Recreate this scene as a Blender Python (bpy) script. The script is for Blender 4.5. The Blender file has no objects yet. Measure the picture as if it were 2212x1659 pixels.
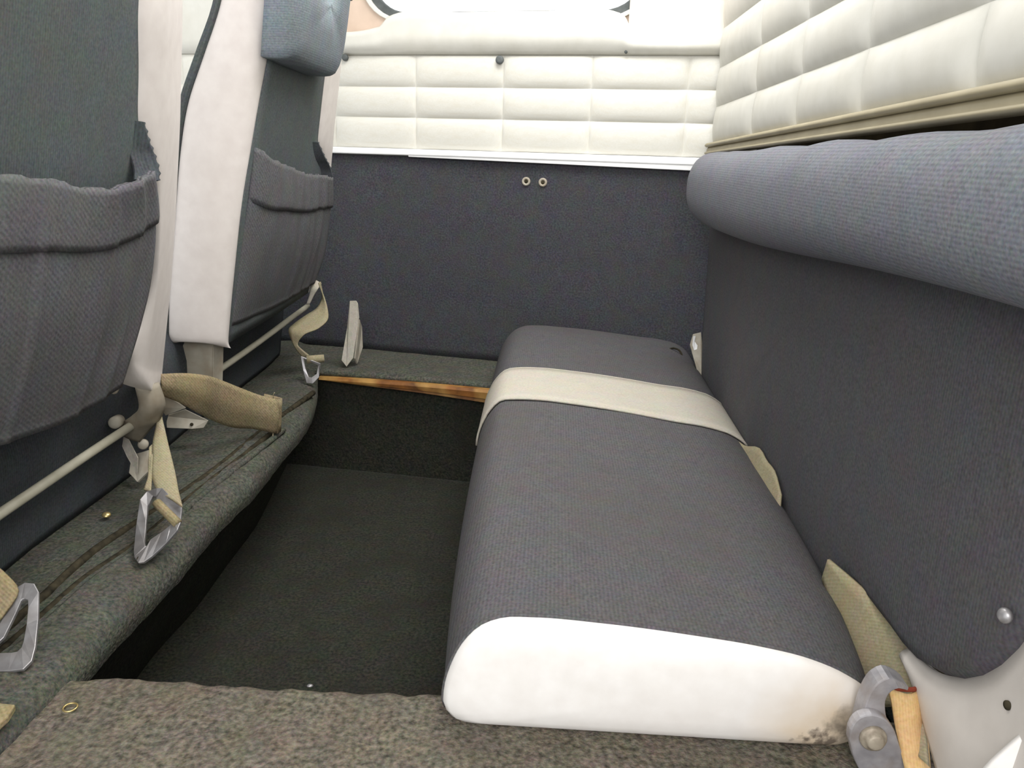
import bpy, bmesh, math, random
from mathutils import Vector, Matrix, noise

random.seed(7)
SC = bpy.context.scene
COL = SC.collection

# ------------------------------------------------------------------ camera, world, lights, exposure
def cam_axes(yaw, pitch, roll):
    cy, sy, cp, sp = math.cos(yaw), math.sin(yaw), math.cos(pitch), math.sin(pitch)
    f = Vector((-sy*cp, cy*cp, -sp)); r = Vector((cy, sy, 0)); u = r.cross(f)
    return r*math.cos(roll) + u*math.sin(roll), -r*math.sin(roll) + u*math.cos(roll), f

cd = bpy.data.cameras.new('camera'); cam = bpy.data.objects.new('camera', cd); COL.objects.link(cam)
cr, cu, cf = cam_axes(math.radians(2.7), math.radians(16.2), math.radians(1.7))
M = Matrix((cr, cu, -cf)).transposed().to_4x4(); M.translation = Vector((0, 0, .583)); cam.matrix_world = M
cd.sensor_width = 36; cd.lens = 36*1720/2212; cd.clip_start = .02; cd.clip_end = 60
SC.camera = cam

w = bpy.data.worlds.new('overcast'); SC.world = w; w.use_nodes = True
bg = w.node_tree.nodes['Background']; bg.inputs[0].default_value = (.97, .99, 1.0, 1); bg.inputs[1].default_value = 1.5

def area(name, loc, target, sx, sy, power, col=(1, 1, 1)):
    l = bpy.data.lights.new(name, 'AREA'); l.shape = 'RECTANGLE'; l.size = sx; l.size_y = sy; l.energy = power; l.color = col
    o = bpy.data.objects.new(name, l); COL.objects.link(o); o.location = loc
    o.rotation_euler = (Vector(target)-Vector(loc)).to_track_quat('-Z', 'Y').to_euler(); return o
area('door_daylight', (0, -.55, 1.0), (.05, .9, .3), .9, .5, 13, (1, .98, .96))
area('added_top_light', (.10, 1.0, 1.30), (.05, 1.12, 0), .7, .5, 12.5, (1, .995, .98))  # added area light under the ceiling; the cabin has no roof window

SC.view_settings.view_transform = 'Standard'; SC.view_settings.look = 'None'
SC.view_settings.gamma = 1; SC.view_settings.use_curve_mapping = False
SC.view_settings.exposure = 0.0

# ------------------------------------------------------------------ materials
def srgb(r, g, b):
    f = lambda c: ((c/255+.055)/1.055)**2.4 if c > 10 else c/255/12.92
    return (f(r), f(g), f(b), 1)
def base_mat(name, rough=.8, metal=0, spec=.3):
    m = bpy.data.materials.new(name); m.use_nodes = True
    n = m.node_tree.nodes; b = n['Principled BSDF']
    b.inputs['Roughness'].default_value = rough; b.inputs['Metallic'].default_value = metal
    b.inputs['Specular IOR Level'].default_value = spec
    return m, n, m.node_tree.links, b
def tint(n, L, tc, col, amount):
    """heathered yarn: faint mixed hues of fibre, coarse and fine"""
    for sc, am in ((45, amount*.6), (520, amount)):
        t = n.new('ShaderNodeTexNoise'); t.inputs['Scale'].default_value = sc; t.inputs['Detail'].default_value = 3; t.inputs['Roughness'].default_value = .6
        L.new(tc.outputs['Object'], t.inputs['Vector'])
        mx = n.new('ShaderNodeMix'); mx.data_type = 'RGBA'; mx.blend_type = 'SOFT_LIGHT'; mx.inputs['Factor'].default_value = am
        L.new(col, mx.inputs['A']); L.new(t.outputs['Color'], mx.inputs['B']); col = mx.outputs['Result']
    return col
def noise_mat(name, c1, c2, scale, rough=.8, metal=0, spec=.3, bump=.0, bscale=None, dist=.002, detail=4, pos=(.3, .7), big=None, heather=0):
    """two colours mixed by fine noise, optional wide tint 'big'=(colour, scale, amount), noise bump"""
    m, n, L, b = base_mat(name, rough, metal, spec)
    tc = n.new('ShaderNodeTexCoord')
    t = n.new('ShaderNodeTexNoise'); t.inputs['Scale'].default_value = scale; t.inputs['Detail'].default_value = detail
    L.new(tc.outputs['Object'], t.inputs['Vector'])
    r = n.new('ShaderNodeValToRGB'); r.color_ramp.elements[0].color = c1; r.color_ramp.elements[1].color = c2
    r.color_ramp.elements[0].position = pos[0]; r.color_ramp.elements[1].position = pos[1]
    L.new(t.outputs['Fac'], r.inputs['Fac']); out = r.outputs['Color']
    if big:
        t2 = n.new('ShaderNodeTexNoise'); t2.inputs['Scale'].default_value = big[1]; t2.inputs['Detail'].default_value = 3
        L.new(tc.outputs['Object'], t2.inputs['Vector'])
        r2 = n.new('ShaderNodeValToRGB'); r2.color_ramp.elements[0].position = .45; r2.color_ramp.elements[1].position = .65
        r2.color_ramp.elements[1].color = (big[2],)*3+(1,)
        L.new(t2.outputs['Fac'], r2.inputs['Fac'])
        mx = n.new('ShaderNodeMix'); mx.data_type = 'RGBA'; mx.inputs['B'].default_value = big[0]
        L.new(r2.outputs['Color'], mx.inputs['Factor']); L.new(out, mx.inputs['A']); out = mx.outputs['Result']
    if heather: out = tint(n, L, tc, out, heather)
    L.new(out, b.inputs['Base Color'])
    if bump:
        tb = n.new('ShaderNodeTexNoise'); tb.inputs['Scale'].default_value = bscale or scale; tb.inputs['Detail'].default_value = 3
        L.new(tc.outputs['Object'], tb.inputs['Vector'])
        bp = n.new('ShaderNodeBump'); bp.inputs['Strength'].default_value = bump; bp.inputs['Distance'].default_value = dist
        L.new(tb.outputs['Fac'], bp.inputs['Height']); L.new(bp.outputs['Normal'], b.inputs['Normal'])
    return m
def weave_mat(name, c1, c2, axis, pitch=.0032, rough=.9, big=None, mix=.84, bump=.25, heather=.3):
    """ribbed upholstery: ribs repeating along 'axis' + fibre noise"""
    m, n, L, b = base_mat(name, rough, 0, .15)
    tc = n.new('ShaderNodeTexCoord')
    wv = n.new('ShaderNodeTexWave'); wv.wave_type = 'BANDS'; wv.bands_direction = axis
    wv.inputs['Scale'].default_value = .314/pitch; wv.inputs['Distortion'].default_value = .6
    wv.inputs['Detail'].default_value = 2; wv.inputs['Detail Scale'].default_value = 3
    L.new(tc.outputs['Object'], wv.inputs['Vector'])
    t = n.new('ShaderNodeTexNoise'); t.inputs['Scale'].default_value = 380; t.inputs['Detail'].default_value = 4
    L.new(tc.outputs['Object'], t.inputs['Vector'])
    mm = n.new('ShaderNodeMix'); mm.inputs['Factor'].default_value = mix
    L.new(wv.outputs['Fac'], mm.inputs['A']); L.new(t.outputs['Fac'], mm.inputs['B'])
    r = n.new('ShaderNodeValToRGB'); r.color_ramp.elements[0].color = c1; r.color_ramp.elements[1].color = c2
    r.color_ramp.elements[0].position = .25; r.color_ramp.elements[1].position = .75
    L.new(mm.outputs['Result'], r.inputs['Fac']); out = r.outputs['Color']
    if big:
        t2 = n.new('ShaderNodeTexNoise'); t2.inputs['Scale'].default_value = big[1]; t2.inputs['Detail'].default_value = 4
        L.new(tc.outputs['Object'], t2.inputs['Vector'])
        r2 = n.new('ShaderNodeValToRGB'); r2.color_ramp.elements[0].position = .45; r2.color_ramp.elements[1].position = .7
        r2.color_ramp.elements[1].color = (big[2],)*3+(1,)
        L.new(t2.outputs['Fac'], r2.inputs['Fac'])
        mx = n.new('ShaderNodeMix'); mx.data_type = 'RGBA'; mx.inputs['B'].default_value = big[0]
        L.new(r2.outputs['Color'], mx.inputs['Factor']); L.new(out, mx.inputs['A']); out = mx.outputs['Result']
    out = tint(n, L, tc, out, heather)
    L.new(out, b.inputs['Base Color'])
    bp = n.new('ShaderNodeBump'); bp.inputs['Strength'].default_value = bump; bp.inputs['Distance'].default_value = .001
    L.new(mm.outputs['Result'], bp.inputs['Height']); L.new(bp.outputs['Normal'], b.inputs['Normal'])
    return m

MAT = {}
MAT['cushion_fabric'] = weave_mat('cushion_fabric', srgb(70, 69, 71), srgb(99, 97, 99), 'X', .0030, big=(srgb(84, 79, 76), 7, .35))
MAT['backrest_fabric'] = weave_mat('backrest_fabric', srgb(68, 68, 71), srgb(94, 93, 96), 'Y', .0030, big=(srgb(84, 78, 82), 7, .3))
MAT['bolster_fabric'] = weave_mat('bolster_fabric', srgb(96, 98, 105), srgb(128, 130, 137), 'Z', .0026, big=(srgb(116, 111, 118), 8, .3))
MAT['brightened_pad_fabric'] = weave_mat('brightened_pad_fabric', srgb(104, 112, 119), srgb(134, 143, 149), 'Z', .0026, big=(srgb(118, 122, 126), 8, .3))  # bolster cloth made lighter; light missing on the pad put into colour
MAT['seat_fabric'] = weave_mat('seat_fabric', srgb(74, 80, 82), srgb(100, 106, 107), 'Y', .0028, big=(srgb(86, 88, 80), 7, .3))
MAT['pocket_fabric'] = weave_mat('pocket_fabric', srgb(78, 79, 82), srgb(112, 111, 114), 'DIAGONAL', .003, big=(srgb(96, 94, 92), 9, .35))
MAT['base_fabric'] = weave_mat('base_fabric', srgb(58, 62, 66), srgb(82, 86, 90), 'Y', .003)
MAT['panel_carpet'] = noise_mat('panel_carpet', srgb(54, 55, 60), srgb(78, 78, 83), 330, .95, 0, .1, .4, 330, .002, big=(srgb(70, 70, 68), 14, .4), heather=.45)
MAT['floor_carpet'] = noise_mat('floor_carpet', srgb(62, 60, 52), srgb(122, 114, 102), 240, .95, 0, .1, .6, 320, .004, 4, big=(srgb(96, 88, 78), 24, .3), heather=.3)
MAT['shaded_well_carpet'] = noise_mat('shaded_well_carpet', srgb(34, 36, 33), srgb(62, 62, 54), 260, .95, 0, .1, .5, 300, .003, 4, big=(srgb(44, 44, 38), 12, .5), heather=.45)  # darker carpet, the footwell's deep shade put into its colour
MAT['sill_carpet'] = noise_mat('sill_carpet', srgb(56, 58, 53), srgb(96, 96, 87), 260, .95, 0, .1, .6, 300, .003, 4, big=(srgb(74, 74, 66), 16, .45), heather=.45)
MAT['white_vinyl'] = noise_mat('white_vinyl', srgb(226, 222, 218), srgb(234, 231, 228), 60, .5, 0, .35, .05, 500, .0006, big=(srgb(222, 214, 206), 8, .2))
MAT['seat_vinyl'] = noise_mat('seat_vinyl', srgb(214, 206, 202), srgb(223, 216, 212), 60, .5, 0, .35, .06, 500, .0006, big=(srgb(208, 200, 192), 6, .2))
MAT['cream_vinyl'] = noise_mat('cream_vinyl', srgb(206, 204, 195), srgb(214, 212, 204), 40, .45, 0, .4, .05, 400, .0008, big=(srgb(202, 197, 183), 6, .4))
MAT['grey_vinyl'] = noise_mat('grey_vinyl', srgb(196, 190, 184), srgb(205, 199, 193), 40, .5, 0, .35, .05, 400, .0008)
MAT['tan_plastic'] = noise_mat('tan_plastic', srgb(200, 178, 160), srgb(212, 190, 172), 30, .5, 0, .4)
MAT['tan_cover'] = noise_mat('tan_cover', srgb(222, 210, 196), srgb(230, 219, 206), 30, .5, 0, .4)
MAT['trim_tan'] = noise_mat('trim_tan', srgb(146, 136, 110), srgb(160, 150, 123), 30, .5, 0, .4)
MAT['white_trim'] = noise_mat('white_trim', srgb(232, 232, 232), srgb(240, 240, 240), 30, .35, 0, .5)
MAT['tube_paint'] = noise_mat('tube_paint', srgb(168, 164, 146), srgb(186, 182, 166), 40, .45, 0, .4)
MAT['frame_paint'] = noise_mat('frame_paint', srgb(160, 154, 140), srgb(182, 176, 163), 50, .55, 0, .35, big=(srgb(140, 120, 96), 40, .4))
MAT['hinge_paint'] = noise_mat('hinge_paint', srgb(128, 120, 106), srgb(150, 142, 127), 50, .6, 0, .3, big=(srgb(120, 104, 84), 40, .4))
MAT['steel'] = noise_mat('steel', srgb(140, 138, 140), srgb(176, 174, 176), 60, .4, .6, .5, .1, 300, .0005, big=(srgb(120, 112, 104), 40, .4))
MAT['worn_steel'] = noise_mat('worn_steel', srgb(140, 138, 142), srgb(178, 175, 178), 70, .5, .35, .5, .2, 200, .0006, big=(srgb(130, 116, 104), 60, .45))
MAT['cream_webbing'] = weave_mat('cream_webbing', srgb(172, 166, 154), srgb(192, 186, 174), 'Y', .0016, .7, bump=.15)
MAT['tan_webbing'] = weave_mat('tan_webbing', srgb(116, 103, 80), srgb(158, 143, 114), 'DIAGONAL', .0022, .8, big=(srgb(150, 138, 96), 18, .4), bump=.4)
MAT['faded_webbing'] = weave_mat('faded_webbing', srgb(138, 130, 104), srgb(166, 156, 130), 'DIAGONAL', .0018, .8, big=(srgb(140, 128, 98), 22, .4), bump=.25)
MAT['amber_webbing'] = weave_mat('amber_webbing', srgb(198, 160, 108), srgb(218, 184, 134), 'X', .0018, .7, big=(srgb(176, 150, 112), 50, .4), bump=.2)
MAT['rust'] = noise_mat('rust', srgb(80, 50, 24), srgb(150, 96, 44), 36, .6, 0, .4, .4, 90, .002, 6, (.3, .7), big=(srgb(190, 150, 84), 20, .7))
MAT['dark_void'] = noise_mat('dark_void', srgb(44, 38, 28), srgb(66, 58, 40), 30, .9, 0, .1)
MAT['dark_rubber'] = noise_mat('dark_rubber', srgb(70, 74, 74), srgb(92, 96, 96), 60, .6, 0, .3)
MAT['groove'] = noise_mat('groove', srgb(34, 32, 26), srgb(70, 64, 50), 120, .9, 0, .1)
MAT['bolt_steel'] = noise_mat('bolt_steel', srgb(150, 140, 124), srgb(178, 168, 152), 70, .5, .3, .5, big=(srgb(112, 98, 84), 160, .6))
MAT['brass'] = noise_mat('brass', srgb(186, 160, 96), srgb(224, 204, 150), 80, .35, .8, .5)
MAT['red_edge'] = noise_mat('red_edge', srgb(110, 48, 34), srgb(150, 70, 50), 120, .8, 0, .2)

def stained_end():
    m = MAT['white_vinyl'].copy(); m.name = 'stained_vinyl'
    n = m.node_tree.nodes; L = m.node_tree.links; b = n['Principled BSDF']
    src = b.inputs['Base Color'].links[0].from_socket
    tc = n.new('ShaderNodeTexCoord')
    def spot(centre, rad, scale, lo, hi):
        mp = n.new('ShaderNodeMapping'); mp.inputs['Location'].default_value = [-c/rad for c in centre]; mp.inputs['Scale'].default_value = (1/rad,)*3
        L.new(tc.outputs['Object'], mp.inputs['Vector'])
        g = n.new('ShaderNodeTexGradient'); g.gradient_type = 'SPHERICAL'; L.new(mp.outputs['Vector'], g.inputs['Vector'])
        t = n.new('ShaderNodeTexNoise'); t.inputs['Scale'].default_value = scale; t.inputs['Detail'].default_value = 6
        L.new(tc.outputs['Object'], t.inputs['Vector'])
        mu = n.new('ShaderNodeMath'); mu.operation = 'MULTIPLY'; L.new(g.outputs['Fac'], mu.inputs[0]); L.new(t.outputs['Fac'], mu.inputs[1])
        r = n.new('ShaderNodeValToRGB'); r.color_ramp.elements[0].position = lo; r.color_ramp.elements[1].position = hi
        L.new(mu.outputs[0], r.inputs['Fac']); return r.outputs['Color']
    def over(base, col, fac):
        mx = n.new('ShaderNodeMix'); mx.data_type = 'RGBA'; mx.inputs['B'].default_value = col
        L.new(fac, mx.inputs['Factor']); L.new(base, mx.inputs['A']); return mx.outputs['Result']
    o = over(src, srgb(214, 196, 172), spot((.135, -.04, .008), .085, 26, .06, .42))
    o = over(o, srgb(150, 138, 122), spot((.132, -.04, .02), .034, 110, .24, .46))
    o = over(o, srgb(118, 106, 94), spot((.118, -.04, .001), .05, 140, .30, .44))
    o = over(o, srgb(130, 118, 104), spot((.150, -.04, .042), .026, 110, .20, .42))
    L.new(o, b.inputs['Base Color']); return m
MAT['stained_vinyl'] = stained_end()

def glass_mat():
    m, n, L, b = base_mat('window_glass', .05)
    out = n['Material Output']; tr = n.new('ShaderNodeBsdfTransparent'); gl = n.new('ShaderNodeBsdfGlossy'); gl.inputs['Roughness'].default_value = .05
    fr = n.new('ShaderNodeFresnel'); mx = n.new('ShaderNodeMixShader')
    L.new(fr.outputs[0], mx.inputs[0]); L.new(tr.outputs[0], mx.inputs[1]); L.new(gl.outputs[0], mx.inputs[2]); L.new(mx.outputs[0], out.inputs[0])
    return m
MAT['glass'] = glass_mat()

# ------------------------------------------------------------------ mesh helpers
def V(p): return Vector(p)
def root(name, loc, label=None, cat=None, group=None, kind=None, rotz=0):
    o = bpy.data.objects.new(name, None); COL.objects.link(o); o.empty_display_size = .05
    o.location = loc; o.rotation_euler = (0, 0, rotz); tag(o, label, cat, group, kind); return o
def tag(o, label=None, cat=None, group=None, kind=None):
    if label: o['label'] = label
    if cat: o['category'] = cat
    if group: o['group'] = group
    if kind: o['kind'] = kind
    return o
def base_of(o):
    l = Vector((0, 0, 0))
    while o: l += o.location; o = o.parent
    return l
def obj(name, verts, faces, mat, parent=None, smooth=True, local=False, mods=(), label=None, origin=None):
    """link a mesh; verts are world coordinates unless local"""
    off = Vector((0, 0, 0))
    if parent and not local: off = base_of(parent)
    loc = Vector(origin) if origin else Vector((0, 0, 0))
    me = bpy.data.meshes.new(name)
    me.from_pydata([tuple(V(v)-off-(loc-off if origin else loc)) for v in verts], [], faces)
    bm = bmesh.new(); bm.from_mesh(me); bmesh.ops.recalc_face_normals(bm, faces=bm.faces[:]); bm.to_mesh(me); bm.free()
    if smooth: me.polygons.foreach_set('use_smooth', [True]*len(me.polygons))
    me.materials.append(MAT[mat] if isinstance(mat, str) else mat)
    o = bpy.data.objects.new(name, me); COL.objects.link(o)
    if origin: o.location = loc-off
    if parent: o.parent = parent
    for f in mods: f(o)
    if label: o['label'] = label
    return o
def solid(t, offset=0):
    def f(o):
        m = o.modifiers.new('thickness', 'SOLIDIFY'); m.thickness = t; m.offset = offset
    return f
def bevel(wd, seg=2):
    def f(o):
        m = o.modifiers.new('edge', 'BEVEL'); m.width = wd; m.segments = seg; m.limit_method = 'ANGLE'; m.angle_limit = math.radians(40)
    return f
def subsurf(l=1):
    def f(o):
        m = o.modifiers.new('smooth', 'SUBSURF'); m.levels = l; m.render_levels = l
    return f
def cat(pts, n):
    """resample a polyline to n points along a centripetal spline"""
    P = [V(p) for p in pts]
    if len(P) == 2: return [P[0].lerp(P[1], i/(n-1)) for i in range(n)]
    d = [0]
    for a, b in zip(P, P[1:]): d.append(d[-1]+max((b-a).length, 1e-6))
    out = []
    for i in range(n):
        s = d[-1]*i/(n-1); k = 0
        while k < len(P)-2 and s > d[k+1]: k += 1
        h = d[k+1]-d[k]; t = (s-d[k])/h
        def tan(j):
            if j == 0: return (P[1]-P[0])/(d[1]-d[0])
            if j == len(P)-1: return (P[-1]-P[-2])/(d[-1]-d[-2])
            return ((P[j+1]-P[j])/(d[j+1]-d[j])*(d[j]-d[j-1]) + (P[j]-P[j-1])/(d[j]-d[j-1])*(d[j+1]-d[j]))/(d[j+1]-d[j-1])
        m0, m1 = tan(k)*h, tan(k+1)*h
        out.append(P[k]*(2*t**3-3*t*t+1)+m0*(t**3-2*t*t+t)+P[k+1]*(3*t*t-2*t**3)+m1*(t**3-t*t))
    return out
def grid(rows, close=False, cap0=False, cap1=False):
    n = len(rows[0]); vs = [v for r in rows for v in r]; fs = []
    for j in range(len(rows)-1):
        for i in range(n if close else n-1):
            a = j*n+i; b = j*n+(i+1) % n
            fs.append((a, b, b+n, a+n))
    if cap0: fs.append(tuple(range(n))[::-1])
    if cap1: fs.append(tuple(range((len(rows)-1)*n, len(rows)*n)))
    return vs, fs
def cross(cols, nlen, nacr):
    """loft a sheet through several long control lines"""
    C = [cat(c, nlen) for c in cols]
    return [cat([c[i] for c in C], nacr) for i in range(nlen)]
def strip(name, l, r, mat, parent, n=24, t=.0016, m=5, label=None, mid=None, **k):
    cols = [l, r] if mid is None else [l, mid, r]
    return obj(name, *grid(cross(cols, n, m)), mat, parent, mods=(solid(t),), label=label, **k)
def tube(name, pts, rad, mat, parent=None, n=None, seg=12, caps=True, **k):
    P = cat(pts, n) if n else [V(p) for p in pts]
    rows = []; up = Vector((0, 0, 1))
    for i, p in enumerate(P):
        d = (P[min(i+1, len(P)-1)]-P[max(i-1, 0)]).normalized()
        if abs(d.dot(up)) > .95: up = Vector((1, 0, 0))
        a = d.cross(up).normalized(); b = a.cross(d).normalized(); up = b
        rr = rad[i] if isinstance(rad, (list, tuple)) else rad
        rows.append([p+a*math.cos(2*math.pi*q/seg)*rr+b*math.sin(2*math.pi*q/seg)*rr for q in range(seg)])
    return obj(name, *grid(rows, True, caps, caps), mat, parent, **k)
def newell(P):
    n = Vector((0, 0, 0))
    for a, b in zip(P, P[1:]+P[:1]): n += a.cross(b)
    return n.normalized()
def plate(name, outline, t, mat, parent=None, hole=None, bev=.0006, **k):
    """flat part of real thickness cut to an outline, optional hole with as many points as the outline"""
    P = [V(p) for p in outline]; nn = newell(P)*t/2; n = len(P)
    if hole is None:
        vs = [p+nn for p in P]+[p-nn for p in P]
        fs = [tuple(range(n)), tuple(range(n, 2*n))[::-1]]+[(i, (i+1) % n, n+(i+1) % n, n+i) for i in range(n)]
    else:
        H = [V(p) for p in hole]; rings = [[p+nn for p in P], [p+nn for p in H], [p-nn for p in H], [p-nn for p in P]]
        vs = [v for r in rings for v in r]; fs = []
        for a in range(4):
            b = (a+1) % 4
            for i in range(n): fs.append((a*n+i, a*n+(i+1) % n, b*n+(i+1) % n, b*n+i))
    return obj(name, vs, fs, mat, parent, smooth=False, mods=(bevel(bev),) if bev else (), **k)
def box(name, lo, hi, mat, parent=None, bev=.002, **k):
    x0, y0, z0 = lo; x1, y1, z1 = hi
    vs = [(x, y, z) for z in (z0, z1) for y in (y0, y1) for x in (x0, x1)]
    fs = [(0, 1, 3, 2), (4, 5, 7, 6), (0, 1, 5, 4), (2, 3, 7, 6), (0, 2, 6, 4), (1, 3, 7, 5)]
    return obj(name, vs, fs, mat, parent, smooth=False, mods=(bevel(bev),) if bev else (), **k)
def lathe(name, prof, centre, axis, mat, parent=None, seg=20, **k):
    """prof: (radius, height along axis)"""
    q = Vector((0, 0, 1)).rotation_difference(V(axis).normalized()).to_matrix(); c = V(centre)
    rows = [[c+q @ Vector((r*math.cos(2*math.pi*i/seg), r*math.sin(2*math.pi*i/seg), h)) for i in range(seg)] for r, h in prof]
    return obj(name, *grid(rows, True, True, True), mat, parent, **k)
def nz(p, s): return noise.noise(Vector(p)*s)

# ------------------------------------------------------------------ setting: floor, sills
fl = root('floor', (0, .9, 0), kind='structure')
def carpet_sheet(rows, name, mat, amp=.0012, label=None, parent=fl):
    rows = [[p+Vector((0, 0, 1))*amp*nz(p, 90)+Vector((0, 1, 0))*amp*nz(p+Vector((5, 0, 0)), 70) for p in r] for r in rows]
    return obj(name, *grid(rows), mat, parent, label=label)
carpet_sheet([[Vector((-.62+1.05*i/60, .15+1.33*j/60, 0)) for i in range(61)] for j in range(61)], 'footwell_carpet', 'shaded_well_carpet')
# near sill: top, rounded lip, face down into the well
NE = [(-.347, .499), (-.342, .500), (-.20, .503), (-.071, .506), (.10, .508), (.45, .510)]
e = cat([(x, y, .195) for x, y in NE], 150)
rows = []
for dy in [-.75, -.5, -.35, -.25, -.20, -.17, -.145, -.12, -.10, -.085, -.07, -.055, -.042, -.03, -.02, -.012]: rows.append([p+Vector((0, dy, 0)) for p in e])
for a in range(0, 100, 18): rows.append([p+Vector((0, -.012+.012*math.sin(math.radians(a)), -.012+.012*math.cos(math.radians(a)))) for p in e])
rows.append([p+Vector((0, 0, -.02)) for p in e])
carpet_sheet(rows, 'carpet_sill', 'floor_carpet', .0018)
carpet_sheet([[p+Vector((0, -.004, dz)) for p in e] for dz in (-.016, -.05, -.1, -.15, -.196)], 'well_riser', 'shaded_well_carpet', .001)
# left sill, its draped edge curving along the well
LE = [(0, 0), (-.363, .28), (-.3625, .40), (-.361, .46), (-.358, .500), (-.360, .58), (-.357, .68), (-.361, .79), (-.356, .89), (-.360, 1.0), (-.366, 1.15), (-.384, 1.25), (-.412, 1.35), (-.44, 1.45), (-.50, 1.62)]
e = cat([(x, y, .195) for x, y in LE[1:]], 90)
rows = []
for dx in (-.42, -.28, -.2, -.16, -.13, -.11, -.09, -.07, -.05, -.035): rows.append([p+Vector((dx, 0, .004*math.sin((-dx)*40))) for p in e])
for a in range(0, 100, 15): rows.append([p+Vector((-.022+.022*math.sin(math.radians(a)), 0, -.022+.022*math.cos(math.radians(a)))) for p in e])
rows.append([p+Vector((-.003, 0, -.034)) for p in e])
carpet_sheet(rows, 'carpet_sill', 'sill_carpet', .0018)
carpet_sheet([[p+Vector((-.003+.5*(dz+.02), 0, dz)) for p in e] for dz in (-.026, -.04, -.06, -.09, -.14, -.196)], 'well_riser', 'shaded_well_carpet', .001)  # sill face split off and undercut, shade put into its carpet colour
box('well_riser', (.262, .50, 0), (.275, 1.40, .19), 'shaded_well_carpet', fl, .002)
box('added_gap_box', (.285, .52, .0), (.40, 1.36, .27), 'dark_void', fl, .004)  # unseen box added to keep the gap behind the cushion dark
# far sill in front of the far wall
e = cat([(-.66, 1.395, .192), (-.50, 1.383, .1935), (-.414, 1.372, .195), (-.25, 1.352, .195), (-.1, 1.330, .195), (.1, 1.30, .195), (.32, 1.27, .195)], 60)
rows = [[p+Vector((0, dy, 0)) for p in e] for dy in (.32, .22, .15, .1, .06, .03, .012)]
for a in range(0, 100, 22): rows.append([p+Vector((0, .008-.008*math.sin(math.radians(a)), -.008+.008*math.cos(math.radians(a)))) for p in e])
rows += [[p+Vector((0, .004, -.012)) for p in e], [p+Vector((0, .012, -.016)) for p in e]]
carpet_sheet(rows, 'carpet_sill', 'sill_carpet', .001)
rows = [[p+Vector((0, .012, dz)) for p in e] for dz in (-.016, -.05, -.1, -.15, -.194)]
carpet_sheet(rows, 'well_riser', 'shaded_well_carpet', .001)
# rusty edge strip under the far carpet: thin at the left, deeper to the right
ed = cat([(-.414, 1.370, .181), (-.34, 1.358, .183), (-.22, 1.344, .184), (-.1, 1.325, .184), (.1, 1.295, .184)], 40)
rows = []
for i, p in enumerate(ed):
    f = min(1, i/28); h = .003+.022*f
    rows.append([p+Vector((0, .008, .002)), p+Vector((0, -.004-.002*f, .002)), p+Vector((0, -.006-.004*f, -.002)), p+Vector((0, -.006-.003*f, -h*.6)), p+Vector((0, -.001, -h*.66)), p+Vector((0, -.003, -h)), p+Vector((0, .012, -h))])
obj('trim_2', *grid(rows, False), 'rust', None, smooth=False, mods=(solid(.0015),))['kind'] = 'structure'
# added tubes, two dark, standing in for recessed slots in the left sill carpet
R1 = [(-.436, .50, .196), (-.4352, .5947, .196), (-.4378, .6788, .196), (-.4228, .7693, .196), (-.407, .8894, .196), (-.4005, 1.025, .196), (-.3834, 1.23, .196)]
R2 = [(-.420, .48, .196), (-.418, .5708, .196), (-.4173, .6281, .196), (-.4054, .6967, .196), (-.4017, .8018, .196), (-.3911, .938, .196), (-.383, 1.0469, .196)]
tube('slot_tube', R1, .0042, 'groove', fl, n=50, seg=8)
tube('slot_tube', R2, .0036, 'groove', fl, n=50, seg=8)
tube('slot_tube', [V(p)+Vector((.011, 0, 0)) for p in R2], .0042, 'sill_carpet', fl, n=50, seg=8)
lathe('carpet_screw', [(.0045, 0), (.0045, .0012), (.003, .0024), (.0008, .003)], (-.4682, .7585, .196), (.2, -.2, 1), 'brass', fl)
tube('eyelet', [(-.3281+.0046*math.cos(a*math.pi/9), .4603+.0046*math.sin(a*math.pi/9), .1968) for a in range(19)], .0007, 'brass', fl, seg=6, caps=False, label='thin brass ring sunk in the carpet')
lathe('carpet_screw', [(.0024, 0), (.0024, .0006), (.0014, .0012), (.0005, .0014)], (-.169, .503, .1935), (0, .3, 1), 'steel', fl)
# torn left corner of the sill: wood edge showing by the near left
plate('wood_edge', [(-.383, .456, .1985), (-.3640, .455, .1985), (-.3610, .443, .1985), (-.3620, .430, .1985), (-.370, .41, .1985), (-.41, .40, .1985)], .005, 'tan_webbing', fl, bev=.001, label='pale wood edge where the carpet is torn')
# ceiling: headliner closing the cabin above the frame, open to the door side
ce = root('ceiling', (0, .8, 1.4), kind='structure')
box('headliner', (-1.3, -.15, 1.40), (1.0, 1.75, 1.42), 'cream_vinyl', ce, 0)

# ------------------------------------------------------------------ far wall (local x along the wall, y away from the camera, z up)
WROT = math.atan2(-.071, .365); WP = (-.469, 1.559, 0)
wf = root('wall_far', WP, kind='structure', rotz=WROT)
def wpoly(name, pts, y0, y1, mat, parent, bev=.001, **k):
    n = len(pts); vs = [(x, y0, z) for x, z in pts]+[(x, y1, z) for x, z in pts]
    fs = [tuple(range(n)), tuple(range(n, 2*n))[::-1]]+[(i, (i+1) % n, n+(i+1) % n, n+i) for i in range(n)]
    return obj(name, vs, fs, mat, parent, smooth=False, local=True, mods=(bevel(bev),) if bev else (), **k)
wpoly('wall_lining', [(-.6, .185), (1.0, .185), (1.0, .75), (-.6, .75)], .012, .03, 'cream_vinyl', wf, 0)
rows = []
for j in range(25):
    z = .195+(.3755-.0)*j/24
    rows.append([Vector((-.6+1.6*i/60, .0-.0015*nz((i*.1, j*.1, 0), 2), z-(.006*i/60-.003)*(j/24))) for i in range(61)])
obj('carpet_panel', *grid(rows), 'panel_carpet', wf, local=True, mods=(solid(.008, 1),))
PAD = {}
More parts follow.
